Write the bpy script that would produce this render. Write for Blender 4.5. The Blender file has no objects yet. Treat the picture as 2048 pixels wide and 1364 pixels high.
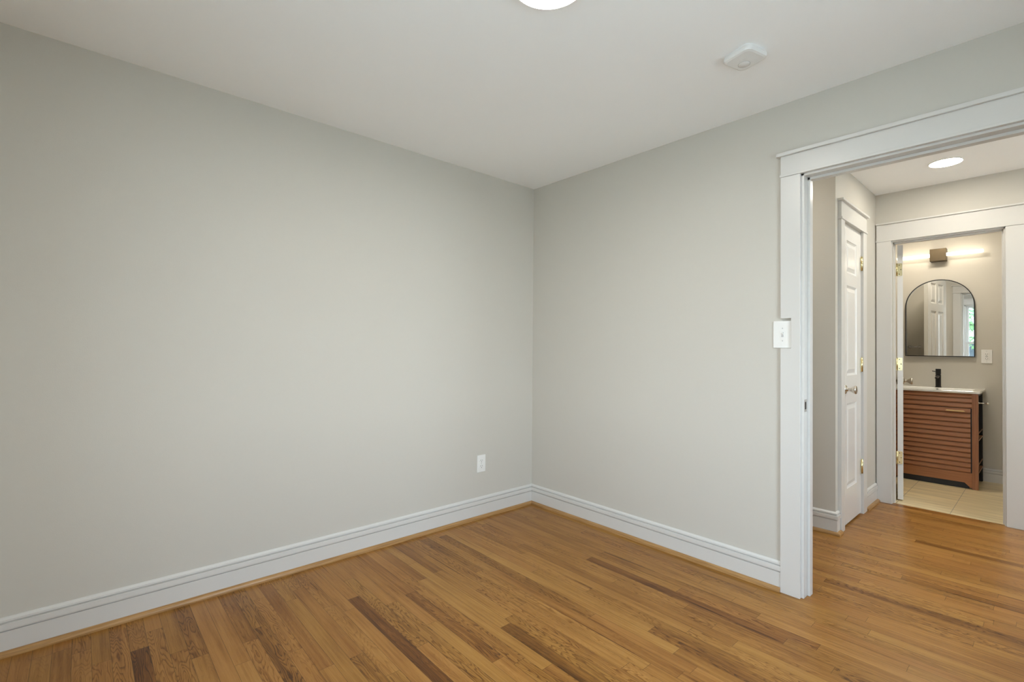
import bpy, bmesh, math, random
from mathutils import Vector, Matrix

C = bpy.context.scene.collection
S = bpy.context.scene

# ------------------------------------------------------------------ camera
def make_camera():
    yaw, pitch, roll = math.radians(48.27231), math.radians(0.74128), math.radians(0.47870)
    f = Vector((math.cos(yaw) * math.cos(pitch), math.sin(yaw) * math.cos(pitch), math.sin(pitch)))
    r = Vector((math.sin(yaw), -math.cos(yaw), 0.0))
    u = r.cross(f)
    c, s = math.cos(roll), math.sin(roll)
    r2, u2 = c * r + s * u, -s * r + c * u
    cam = bpy.data.cameras.new('camera')
    cam.sensor_width = 36.0
    cam.lens = 36.0 * 962.711 / 2048.0
    cam.clip_start = 0.02
    cam.clip_end = 200
    o = bpy.data.objects.new('camera', cam)
    C.objects.link(o)
    o.matrix_world = Matrix(((r2.x, u2.x, -f.x, -2.59588), (r2.y, u2.y, -f.y, -2.67018), (r2.z, u2.z, -f.z, 1.19301), (0, 0, 0, 1)))
    S.camera = o
make_camera()

# ------------------------------------------------------------------ world, light, exposure
S.view_settings.view_transform = 'Standard'
S.view_settings.look = 'None'
S.view_settings.gamma = 1.0
S.view_settings.use_curve_mapping = False
S.view_settings.exposure = 0.80
S.cycles.use_denoising = True
S.cycles.max_bounces = 12
S.cycles.diffuse_bounces = 8
S.cycles.glossy_bounces = 6
S.cycles.sample_clamp_indirect = 6.0

SKY_STRENGTH = 8.3
w = bpy.data.worlds.new('daylight')
S.world = w
w.use_nodes = True
nt = w.node_tree
nt.nodes.clear()
wo = nt.nodes.new('ShaderNodeOutputWorld')
bg = nt.nodes.new('ShaderNodeBackground')
tc = nt.nodes.new('ShaderNodeTexCoord')
sp = nt.nodes.new('ShaderNodeSeparateXYZ')
cr = nt.nodes.new('ShaderNodeValToRGB')
cr.color_ramp.elements[0].position = 0.0
cr.color_ramp.elements[0].color = (0.80, 0.90, 1.0, 1)
cr.color_ramp.elements[1].position = 1.0
cr.color_ramp.elements[1].color = (0.50, 0.70, 1.0, 1)
nt.links.new(tc.outputs['Generated'], sp.inputs[0])
nt.links.new(sp.outputs['Z'], cr.inputs[0])
nt.links.new(cr.outputs[0], bg.inputs[0])
bg.inputs[1].default_value = SKY_STRENGTH
nt.links.new(bg.outputs[0], wo.inputs[0])

PI = math.pi
def portal(name, loc, rot, sx, sy):
    l = bpy.data.lights.new(name, 'AREA')
    l.shape = 'RECTANGLE'
    l.size = sx
    l.size_y = sy
    l.cycles.is_portal = True
    o = bpy.data.objects.new(name, l)
    C.objects.link(o)
    o.location = loc
    o.rotation_euler = rot
sun = bpy.data.lights.new('sun', 'SUN')
sun.energy = 7.5
sun.angle = math.radians(1.0)
sun.color = (1.0, 0.95, 0.88)
so = bpy.data.objects.new('sun', sun)
C.objects.link(so)
so.rotation_euler = Vector((-0.35, -0.55, -1.1)).normalized().to_track_quat('-Z', 'Y').to_euler()   # high behind the house: lights the ground outside, not the room
# window openings (rear wall x = -2.95, near wall y = -3.15)
RX, NY = -2.95, -3.15
WIN1 = (-2.78, -1.70, 0.62, 2.08)      # y0, y1, z0, z1 in the rear wall
WIN2 = (-1.75, -0.85, 0.62, 2.08)      # x0, x1, z0, z1 in the near wall
portal('daylight_portal', (RX - 0.13, (WIN1[0] + WIN1[1]) / 2, (WIN1[2] + WIN1[3]) / 2), (0, -PI / 2, 0), WIN1[3] - WIN1[2], WIN1[1] - WIN1[0])
portal('daylight_portal', ((WIN2[0] + WIN2[1]) / 2, NY - 0.13, (WIN2[2] + WIN2[3]) / 2), (PI / 2, 0, 0), WIN2[1] - WIN2[0], WIN2[3] - WIN2[2])

FILL_WIN = (0.55, 1.35, 0.80, 2.08)         # x0, x1, z0, z1 of an unseen window added to light the hall
portal('daylight_portal', ((FILL_WIN[0] + FILL_WIN[1]) / 2, -4.33, (FILL_WIN[2] + FILL_WIN[3]) / 2), (PI / 2, 0, 0), FILL_WIN[1] - FILL_WIN[0], FILL_WIN[3] - FILL_WIN[2])

ROOM_LAMP, HALL_LAMP, HALL_FILL, BATH_FILL, TUBE_LAMP = 60.0, 50.0, 130.0, 43.0, 4.2

# ------------------------------------------------------------------ materials
def mat(name, color, rough=0.5, metal=0.0, spec=0.5, bump=0.0, bscale=200.0, var=0.0, vscale=3.0, emit=0.0, ecol=None, coat=0.0):
    m = bpy.data.materials.new(name)
    m.use_nodes = True
    n, L = m.node_tree.nodes, m.node_tree.links
    b = n['Principled BSDF']
    b.inputs['Base Color'].default_value = (*color, 1)
    b.inputs['Roughness'].default_value = rough
    b.inputs['Metallic'].default_value = metal
    b.inputs['Specular IOR Level'].default_value = spec
    b.inputs['Coat Weight'].default_value = coat
    tcn = n.new('ShaderNodeTexCoord')
    if var > 0:
        nz = n.new('ShaderNodeTexNoise')
        nz.inputs['Scale'].default_value = vscale
        nz.inputs['Detail'].default_value = 4
        L.new(tcn.outputs['Object'], nz.inputs['Vector'])
        mx = n.new('ShaderNodeMix'); mx.data_type = 'RGBA'
        mx.inputs[6].default_value = (*[c * (1 - var) for c in color], 1)
        mx.inputs[7].default_value = (*[min(1, c * (1 + var)) for c in color], 1)
        L.new(nz.outputs['Fac'], mx.inputs[0])
        L.new(mx.outputs[2], b.inputs['Base Color'])
    if bump > 0:
        nz = n.new('ShaderNodeTexNoise')
        nz.inputs['Scale'].default_value = bscale
        nz.inputs['Detail'].default_value = 3
        L.new(tcn.outputs['Object'], nz.inputs['Vector'])
        bp = n.new('ShaderNodeBump')
        bp.inputs['Strength'].default_value = bump
        bp.inputs['Distance'].default_value = 0.001
        L.new(nz.outputs['Fac'], bp.inputs['Height'])
        L.new(bp.outputs[0], b.inputs['Normal'])
    if emit > 0:
        b.inputs['Emission Color'].default_value = (*(ecol or color), 1)
        b.inputs['Emission Strength'].default_value = emit
    return m

WALL = mat('wall_paint', (0.585, 0.560, 0.505), rough=0.62, spec=0.35, bump=0.25, bscale=260, var=0.008, vscale=60)
CEIL = mat('ceiling_paint', (0.95, 0.955, 0.96), rough=0.8, spec=0.25, bump=0.12, bscale=260)
TRIM = mat('trim_paint', (0.665, 0.65, 0.62), rough=0.28, spec=0.5, bump=0.04, bscale=120)
DOORM = mat('door_paint', (0.74, 0.73, 0.705), rough=0.2, spec=0.5, bump=0.03, bscale=150)
PLASTIC = mat('white_plastic', (0.83, 0.825, 0.80), rough=0.3)
PLASTIC_G = mat('grey_plastic', (0.55, 0.55, 0.54), rough=0.4)
DARK = mat('dark_slot', (0.02, 0.02, 0.02), rough=0.6)
NICKEL = mat('satin_nickel', (0.62, 0.58, 0.52), rough=0.22, metal=1.0)
BRASS = mat('pale_brass', (0.80, 0.70, 0.42), rough=0.25, metal=1.0)
CHROME = mat('chrome', (0.85, 0.86, 0.88), rough=0.06, metal=1.0)
BLACKM = mat('black_metal', (0.012, 0.012, 0.013), rough=0.3, metal=0.3)
BRONZE = mat('bronze_plate', (0.11, 0.082, 0.048), rough=0.42, metal=0.7, var=0.25, vscale=18)
GOLD = mat('brushed_gold', (0.78, 0.55, 0.24), rough=0.3, metal=1.0)
CERAMIC = mat('white_ceramic', (0.86, 0.86, 0.84), rough=0.08, coat=0.3)
MIRROR = mat('mirror_silver', (0.86, 0.87, 0.86), rough=0.0, metal=1.0)
BLACKP = mat('black_panel', (0.01, 0.01, 0.012), rough=0.45)
DETECT = mat('detector_plastic', (0.80, 0.80, 0.79), rough=0.4)

def lamp_mat(name, col, strength):
    m = bpy.data.materials.new(name)
    m.use_nodes = True
    n, L = m.node_tree.nodes, m.node_tree.links
    n.clear()
    o = n.new('ShaderNodeOutputMaterial')
    e = n.new('ShaderNodeEmission')
    e.inputs[0].default_value = (*col, 1)
    e.inputs[1].default_value = strength
    L.new(e.outputs[0], o.inputs[0])
    return m
LENS_ROOM = lamp_mat('room_lamp_lens', (1.0, 0.94, 0.84), ROOM_LAMP)
LENS_HALL = lamp_mat('hall_lamp_lens', (1.0, 0.93, 0.80), HALL_LAMP)
LENS_HALL_FILL = lamp_mat('hall_fill_lens', (1.0, 0.93, 0.80), HALL_FILL)
LENS_BATH_FILL = lamp_mat('bathroom_fill_lens', (1.0, 0.90, 0.74), BATH_FILL)
LENS_TUBE = lamp_mat('tube_lens', (1.0, 0.88, 0.68), TUBE_LAMP)

def pane_material():
    m = bpy.data.materials.new('window_glass')
    m.use_nodes = True
    n, L = m.node_tree.nodes, m.node_tree.links
    n.clear()
    o = n.new('ShaderNodeOutputMaterial')
    t = n.new('ShaderNodeBsdfTransparent')
    t.inputs[0].default_value = (0.95, 0.97, 0.96, 1)
    g = n.new('ShaderNodeBsdfGlossy')
    g.inputs['Roughness'].default_value = 0.0
    mx = n.new('ShaderNodeMixShader')
    mx.inputs[0].default_value = 0.06
    L.new(t.outputs[0], mx.inputs[1]); L.new(g.outputs[0], mx.inputs[2])
    L.new(mx.outputs[0], o.inputs[0])
    return m
GLASS = pane_material()

def ramp(n, stops):
    r = n.new('ShaderNodeValToRGB')
    e = r.color_ramp.elements
    e[0].position, e[0].color = stops[0][0], (*stops[0][1], 1)
    e[1].position, e[1].color = stops[-1][0], (*stops[-1][1], 1)
    for p, c in stops[1:-1]:
        x = e.new(p); x.color = (*c, 1)
    return r

def math_node(n, L, op, a, b=None, c=None, clamp=False):
    x = n.new('ShaderNodeMath'); x.operation = op; x.use_clamp = clamp
    for i, v in enumerate((a, b, c)):
        if v is None: continue
        if isinstance(v, (int, float)): x.inputs[i].default_value = v
        else: L.new(v, x.inputs[i])
    return x.outputs[0]

PW = 0.0565
def oak_floor_material():
    """strip oak: per plank data in the colour attribute 'plank' (tone, seed, figure), plank-local metres in the UV map"""
    m = bpy.data.materials.new('oak_strip_floor')
    m.use_nodes = True
    n, L = m.node_tree.nodes, m.node_tree.links
    b = n['Principled BSDF']
    at = n.new('ShaderNodeAttribute'); at.attribute_name = 'plank'
    s = n.new('ShaderNodeSeparateColor'); L.new(at.outputs['Color'], s.inputs[0])
    tone, seed, fig = s.outputs[0], s.outputs[1], s.outputs[2]
    uv = n.new('ShaderNodeUVMap'); uv.uv_map = 'UVMap'
    su = n.new('ShaderNodeSeparateXYZ'); L.new(uv.outputs[0], su.inputs[0])
    u, v = su.outputs[0], su.outputs[1]
    def coord(ku, kv, off):
        c = n.new('ShaderNodeCombineXYZ')
        L.new(math_node(n, L, 'MULTIPLY', u, ku), c.inputs[0])
        L.new(math_node(n, L, 'MULTIPLY', v, kv), c.inputs[1])
        L.new(math_node(n, L, 'MULTIPLY_ADD', seed, 97.0, off), c.inputs[2])
        return c.outputs[0]
    def noise(ku, kv, off, detail=3, rough=0.6, dist=0.0):
        t = n.new('ShaderNodeTexNoise'); t.inputs['Scale'].default_value = 1
        t.inputs['Detail'].default_value = detail; t.inputs['Roughness'].default_value = rough
        t.inputs['Distortion'].default_value = dist
        L.new(coord(ku, kv, off), t.inputs['Vector'])
        return t.outputs['Fac']
    low = noise(14, 2.2, 3.0, 2)
    streak = noise(110, 3.0, 11.0, 4)
    pores = noise(900, 26, 23.0, 2)
    # growth-ring contours: height field sliced into bands
    h = noise(16, 1.9, 41.0, 2, 0.45)
    bands = math_node(n, L, 'MULTIPLY', h, 26.0)
    wob = math_node(n, L, 'MULTIPLY_ADD', noise(120, 14, 57.0, 2), 1.1, bands)
    fr = math_node(n, L, 'FRACT', wob)
    ring = n.new('ShaderNodeMapRange'); ring.interpolation_type = 'SMOOTHSTEP'
    ring.inputs['From Min'].default_value = 0.45; ring.inputs['From Max'].default_value = 1.0
    L.new(fr, ring.inputs['Value'])
    ringf = math_node(n, L, 'MULTIPLY', ring.outputs[0], fig)
    # total darkness
    d = math_node(n, L, 'MULTIPLY_ADD', tone, 0.62, 0.0)
    d = math_node(n, L, 'MULTIPLY_ADD', math_node(n, L, 'SUBTRACT', low, 0.5), 0.65, d)
    d = math_node(n, L, 'MULTIPLY_ADD', math_node(n, L, 'SUBTRACT', streak, 0.5), 0.85, d)
    d = math_node(n, L, 'MULTIPLY_ADD', math_node(n, L, 'SUBTRACT', pores, 0.5), 0.30, d)
    d = math_node(n, L, 'MULTIPLY_ADD', ringf, 0.42, d)
    hs = n.new('ShaderNodeMapRange'); hs.interpolation_type = 'SMOOTHSTEP'
    hs.inputs['From Min'].default_value = 0.66; hs.inputs['From Max'].default_value = 0.74
    L.new(noise(34, 1.1, 71.0, 2), hs.inputs['Value'])
    d = math_node(n, L, 'MULTIPLY_ADD', hs.outputs[0], 0.35, d)
    d = math_node(n, L, 'ADD', d, 0.18, clamp=True)
    r = ramp(n, [(0.0, (0.395, 0.202, 0.050)), (0.30, (0.315, 0.147, 0.031)), (0.55, (0.222, 0.093, 0.016)), (0.80, (0.130, 0.049, 0.007)), (1.0, (0.058, 0.019, 0.003))])
    L.new(d, r.inputs[0])
    # hue shift per plank: some greener/greyer, some redder
    hue = n.new('ShaderNodeHueSaturation')
    L.new(math_node(n, L, 'MULTIPLY_ADD', math_node(n, L, 'FRACT', math_node(n, L, 'MULTIPLY', seed, 13.7)), 0.006, 0.4955), hue.inputs['Hue'])
    hue.inputs['Saturation'].default_value = 1.0
    L.new(r.outputs[0], hue.inputs['Color'])
    # joints between strips
    e = math_node(n, L, 'MINIMUM', u, math_node(n, L, 'SUBTRACT', PW, u))
    at2 = n.new('ShaderNodeAttribute'); at2.attribute_name = 'ends'
    s2 = n.new('ShaderNodeSeparateColor'); L.new(at2.outputs['Color'], s2.inputs[0])
    e2 = math_node(n, L, 'MULTIPLY', math_node(n, L, 'MINIMUM', s2.outputs[0], s2.outputs[1]), 1.0)
    ee = math_node(n, L, 'MINIMUM', e, e2)
    jm = n.new('ShaderNodeMapRange')
    jm.inputs['From Min'].default_value = 0.0003; jm.inputs['From Max'].default_value = 0.0012
    jm.inputs['To Min'].default_value = 0.42; jm.inputs['To Max'].default_value = 1.0
    L.new(ee, jm.inputs['Value'])
    mx = n.new('ShaderNodeMix'); mx.data_type = 'RGBA'; mx.blend_type = 'MULTIPLY'
    mx.inputs[0].default_value = 1.0
    L.new(hue.outputs[0], mx.inputs[6])
    cb = n.new('ShaderNodeCombineColor')
    for i in range(3): L.new(jm.outputs[0], cb.inputs[i])
    L.new(cb.outputs[0], mx.inputs[7])
    L.new(mx.outputs[2], b.inputs['Base Color'])
    b.inputs['Roughness'].default_value = 0.30
    b.inputs['Specular IOR Level'].default_value = 0.26
    bp = n.new('ShaderNodeBump'); bp.inputs['Strength'].default_value = 0.12; bp.inputs['Distance'].default_value = 0.0006
    hh = math_node(n, L, 'MULTIPLY_ADD', noise(9, 3.0, 5.0, 2), 1.5, math_node(n, L, 'MULTIPLY', pores, 0.25))
    hh = math_node(n, L, 'MULTIPLY_ADD', jm.outputs[0], 0.8, hh)
    L.new(hh, bp.inputs['Height']); L.new(bp.outputs[0], b.inputs['Normal'])
    return m
OAK = oak_floor_material()

def wood_mat(name, axis, light, dark, rough=0.4, fine=220.0, along=5.0):
    """plain wood with the grain along one object axis"""
    m = bpy.data.materials.new(name)
    m.use_nodes = True
    n, L = m.node_tree.nodes, m.node_tree.links
    b = n['Principled BSDF']
    tcn = n.new('ShaderNodeTexCoord')
    mp = n.new('ShaderNodeMapping')
    sc = [fine] * 3; sc[axis] = along
    mp.inputs['Scale'].default_value = sc
    L.new(tcn.outputs['Object'], mp.inputs[0])
    nz = n.new('ShaderNodeTexNoise'); nz.inputs['Scale'].default_value = 1; nz.inputs['Detail'].default_value = 5
    L.new(mp.outputs[0], nz.inputs['Vector'])
    r = ramp(n, [(0.32, dark), (0.68, light)])
    L.new(nz.outputs['Fac'], r.inputs[0])
    L.new(r.outputs[0], b.inputs['Base Color'])
    b.inputs['Roughness'].default_value = rough
    return m
SHOE_X = wood_mat('oak_moulding_x', 0, (0.48, 0.27, 0.10), (0.27, 0.135, 0.042), 0.35, 260, 6)
SHOE_Y = wood_mat('oak_moulding_y', 1, (0.48, 0.27, 0.10), (0.27, 0.135, 0.042), 0.35, 260, 6)
WALNUT_Y = wood_mat('walnut_veneer_y', 1, (0.46, 0.200, 0.088), (0.35, 0.140, 0.056), 0.38, 330, 6)
WALNUT_Z = wood_mat('walnut_veneer_z', 2, (0.42, 0.185, 0.085), (0.28, 0.110, 0.046), 0.38, 130, 3)
WALNUT_X = wood_mat('walnut_veneer_x', 0, (0.42, 0.22, 0.12), (0.24, 0.11, 0.05), 0.38, 160, 4)

def tile_material():
    m = bpy.data.materials.new('beige_floor_tile')
    m.use_nodes = True
    n, L = m.node_tree.nodes, m.node_tree.links
    b = n['Principled BSDF']
    tcn = n.new('ShaderNodeTexCoord')
    mp = n.new('ShaderNodeMapping')
    mp.inputs['Rotation'].default_value = (0, 0, 0)
    mp.inputs['Location'].default_value = (-2.95, 2.17, 0)
    L.new(tcn.outputs['Object'], mp.inputs[0])
    br = n.new('ShaderNodeTexBrick')
    br.offset = 0.0
    br.inputs['Scale'].default_value = 1.0
    br.inputs['Brick Width'].default_value = 0.80
    br.inputs['Row Height'].default_value = 0.314
    br.inputs['Mortar Size'].default_value = 0.0022
    br.inputs['Mortar Smooth'].default_value = 0.2
    br.inputs['Color1'].default_value = (0.76, 0.64, 0.41, 1)
    br.inputs['Color2'].default_value = (0.72, 0.605, 0.39, 1)
    br.inputs['Mortar'].default_value = (0.38, 0.32, 0.23, 1)
    L.new(mp.outputs[0], br.inputs['Vector'])
    mp2 = n.new('ShaderNodeMapping'); mp2.inputs['Scale'].default_value = (26, 2.2, 1)
    L.new(tcn.outputs['Object'], mp2.inputs[0])
    nz = n.new('ShaderNodeTexNoise'); nz.inputs['Scale'].default_value = 1; nz.inputs['Detail'].default_value = 5
    nz.inputs['Distortion'].default_value = 0.6
    L.new(mp2.outputs[0], nz.inputs['Vector'])
    r = ramp(n, [(0.3, (0.80, 0.78, 0.74)), (0.7, (1.12, 1.11, 1.08))])
    L.new(nz.outputs['Fac'], r.inputs[0])
    mx = n.new('ShaderNodeMix'); mx.data_type = 'RGBA'; mx.blend_type = 'MULTIPLY'; mx.inputs[0].default_value = 1
    L.new(br.outputs['Color'], mx.inputs[6]); L.new(r.outputs[0], mx.inputs[7])
    L.new(mx.outputs[2], b.inputs['Base Color'])
    b.inputs['Roughness'].default_value = 0.35
    bp = n.new('ShaderNodeBump'); bp.inputs['Strength'].default_value = 0.3; bp.inputs['Distance'].default_value = 0.001; bp.invert = True
    L.new(br.outputs['Fac'], bp.inputs['Height']); L.new(bp.outputs[0], b.inputs['Normal'])
    return m
TILE = tile_material()

# ------------------------------------------------------------------ mesh helpers
class MB:
    def __init__(self):
        self.v, self.f, self.s = [], [], []
    def add(self, verts, faces, smooth=False):
        o = len(self.v)
        self.v += [tuple(p) for p in verts]
        self.f += [tuple(o + i for i in fc) for fc in faces]
        self.s += [smooth] * len(faces)
        return self
    def box(self, x0, x1, y0, y1, z0, z1):
        x0, x1 = sorted((x0, x1)); y0, y1 = sorted((y0, y1)); z0, z1 = sorted((z0, z1))
        v = [(x0, y0, z0), (x1, y0, z0), (x1, y1, z0), (x0, y1, z0), (x0, y0, z1), (x1, y0, z1), (x1, y1, z1), (x0, y1, z1)]
        return self.add(v, [(0, 3, 2, 1), (4, 5, 6, 7), (0, 1, 5, 4), (1, 2, 6, 5), (2, 3, 7, 6), (3, 0, 4, 7)])
    def loft(self, rings, closed=True, cap=True, smooth=True):
        n = len(rings[0]); v = [p for r in rings for p in r]; f = []
        for i in range(len(rings) - 1):
            for j in range(n if closed else n - 1):
                a, b = i * n + j, i * n + (j + 1) % n
                f.append((a, b, b + n, a + n))
        self.add(v, f, smooth)
        if cap:
            self.add(rings[0], [tuple(reversed(range(n)))]); self.add(rings[-1], [tuple(range(n))])
        return self
    def lathe(self, o, axis, prof, n=24, smooth=True):
        """prof: (distance along axis, radius)"""
        a = Vector(axis).normalized()
        t = Vector((0, 0, 1)) if abs(a.z) < 0.9 else Vector((1, 0, 0))
        p = a.cross(t).normalized(); q = a.cross(p)
        o = Vector(o)
        rings = [[o + a * d + (p * math.cos(2 * PI * k / n) + q * math.sin(2 * PI * k / n)) * r for k in range(n)] for d, r in prof]
        return self.loft(rings, True, True, smooth)
    def extrude(self, prof, ax, t0, t1):
        """closed 2-D profile swept along axis ax; prof in the two remaining axes, in order"""
        def P(a, b, t):
            return {0: (t, a, b), 1: (a, t, b), 2: (a, b, t)}[ax]
        r0 = [P(a, b, t0) for a, b in prof]; r1 = [P(a, b, t1) for a, b in prof]
        n = len(prof)
        f = [(i, (i + 1) % n, n + (i + 1) % n, n + i) for i in range(n)] + [tuple(reversed(range(n))), tuple(range(n, 2 * n))]
        return self.add(r0 + r1, f)
    def build(self, name, material, parent=None, bevel=0.0, seg=2, **props):
        me = bpy.data.meshes.new(name)
        me.from_pydata(self.v, [], self.f)
        me.polygons.foreach_set('use_smooth', self.s)
        bm = bmesh.new(); bm.from_mesh(me)
        bmesh.ops.remove_doubles(bm, verts=bm.verts, dist=1e-6)
        bmesh.ops.recalc_face_normals(bm, faces=bm.faces)
        bm.to_mesh(me); bm.free()
        for m in (material if isinstance(material, (list, tuple)) else [material]):
            me.materials.append(m)
        o = bpy.data.objects.new(name, me)
        C.objects.link(o)
        if parent is not None:
            o.parent = parent
        if bevel > 0:
            md = o.modifiers.new('bevel', 'BEVEL')
            md.width = bevel; md.segments = seg; md.limit_method = 'ANGLE'; md.angle_limit = math.radians(40)
            md.harden_normals = False
        for k, v in props.items():
            o[k] = v
        return o

def thing(name, loc, label, category, rotz=0.0, kind=None, group=None):
    o = bpy.data.objects.new(name, None)
    o.empty_display_size = 0.05
    C.objects.link(o)
    o.location = loc
    o.rotation_euler = (0, 0, rotz)
    if label: o['label'] = label
    if category: o['category'] = category
    if kind: o['kind'] = kind
    if group: o['group'] = group
    return o
def st(label=None, cat=None):
    d = {'kind': 'structure'}
    if label: d['label'] = label
    if cat: d['category'] = cat
    return d

# ------------------------------------------------------------------ dimensions
H = 2.419          # room ceiling
HH = 2.432         # hall and bathroom ceiling
DY0, DY1, DZ = -2.690, -1.872, 2.050      # doorway in the right wall
JX = 1.055         # the hall wall that steps forward
CY = -1.735        # wall with the closet door
HX = 2.130         # hall wall with the bathroom door
HXB = 2.240
BY0, BY1, BZ = -2.458, -1.842, 2.050      # bathroom doorway
BX = 3.600         # bathroom far wall
BL = -1.530        # bathroom side wall

# ------------------------------------------------------------------ walls and ceilings
m = MB(); m.box(RX - 0.12, 0.0, 0.0, 0.12, -0.05, H + 0.08)
m.build('wall_left', WALL, **st('plain off-white painted wall with the power outlet near the corner', 'wall'))
m = MB()
m.box(0, 0.12, DY1, 0.12, -0.05, H + 0.08); m.box(0, 0.12, DY0, DY1, DZ, H + 0.08); m.box(0, 0.12, NY - 0.12, DY0, -0.05, H + 0.08)
m.build('wall_right', WALL, **st('off-white painted wall with the wide doorway and the light switch', 'wall'))
m = MB()
y0, y1, z0, z1 = WIN1
m.box(RX - 0.12, RX, NY - 0.12, y0, -0.05, H + 0.08); m.box(RX - 0.12, RX, y1, 0.0, -0.05, H + 0.08)
m.box(RX - 0.12, RX, y0, y1, -0.05, z0); m.box(RX - 0.12, RX, y0, y1, z1, H + 0.08)
m.build('wall_rear', WALL, **st('off-white wall with the window seen in the bathroom mirror', 'wall'))
m = MB()
x0, x1, z0, z1 = WIN2
m.box(RX, x0, NY - 0.12, NY, -0.05, H + 0.08); m.box(x1, 0.0, NY - 0.12, NY, -0.05, H + 0.08)
m.box(x0, x1, NY - 0.12, NY, -0.05, z0); m.box(x0, x1, NY - 0.12, NY, z1, H + 0.08)
m.build('wall_near', WALL, **st())
m = MB(); m.box(RX - 0.12, 0.06, NY - 0.12, 0.12, H, H + 0.10)
m.build('ceiling', CEIL, **st('white bedroom ceiling with round lamp and smoke detector', 'ceiling'))

m = MB(); m.box(JX, JX + 0.10, CY + 0.10, -0.5, -0.05, HH + 0.08)
m.box(JX, 1.190, CY, CY + 0.10, -0.05, HH + 0.08); m.box(1.668, HX, CY, CY + 0.10, -0.05, HH + 0.08)
m.box(1.190, 1.668, CY, CY + 0.10, 2.045, HH + 0.08)
m.build('wall_hall_closet', WALL, **st('cream hall wall that steps forward and holds the narrow closet door', 'wall'))
m = MB()
m.box(HX, HXB, BY1, BL + 0.1, -0.05, HH + 0.08); m.box(HX, HXB, BY0, BY1, BZ, HH + 0.08); m.box(HX, HXB, -4.3, BY0, -0.05, HH + 0.08)
m.build('wall_hall_back', WALL, **st('cream hall wall around the bathroom doorway', 'wall'))
m = MB(); m.box(0.12, JX + 0.1, -0.5, -0.4, -0.05, HH + 0.08); m.build('wall_hall_end', WALL, **st())
m = MB()
x0, x1, z0, z1 = FILL_WIN
m.box(0.12, x0, -4.3, -4.2, -0.05, HH + 0.08); m.box(x1, HX, -4.3, -4.2, -0.05, HH + 0.08)
m.box(x0, x1, -4.3, -4.2, -0.05, z0); m.box(x0, x1, -4.3, -4.2, z1, HH + 0.08)
m.build('wall_hall_front', WALL, **st())
m = MB(); m.box(0.0, 0.12, -4.3, NY - 0.12, -0.05, HH + 0.08); m.build('wall_hall_side', WALL, **st())
m = MB(); m.box(JX + 0.1, HX, CY + 0.45, CY + 0.5, -0.05, HH + 0.08); m.build('wall_closet_inside', WALL, **st())
m = MB(); m.box(BX, BX + 0.12, -3.1, BL + 0.1, -0.05, HH + 0.08)
m.build('wall_bathroom_back', WALL, **st('pale bathroom wall behind the vanity and the arched mirror', 'wall'))
m = MB(); m.box(HXB, BX, BL, BL + 0.1, -0.05, HH + 0.08); m.build('wall_bathroom_left', WALL, **st())
m = MB(); m.box(HXB, BX + 0.12, -3.2, -3.1, -0.05, HH + 0.08); m.build('wall_bathroom_right', WALL, **st())
m = MB(); m.box(0.06, BX + 0.12, -4.3, -0.4, HH, HH + 0.10)
m.build('ceiling_hall', CEIL, **st('white hall ceiling with one recessed light', 'ceiling'))

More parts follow.
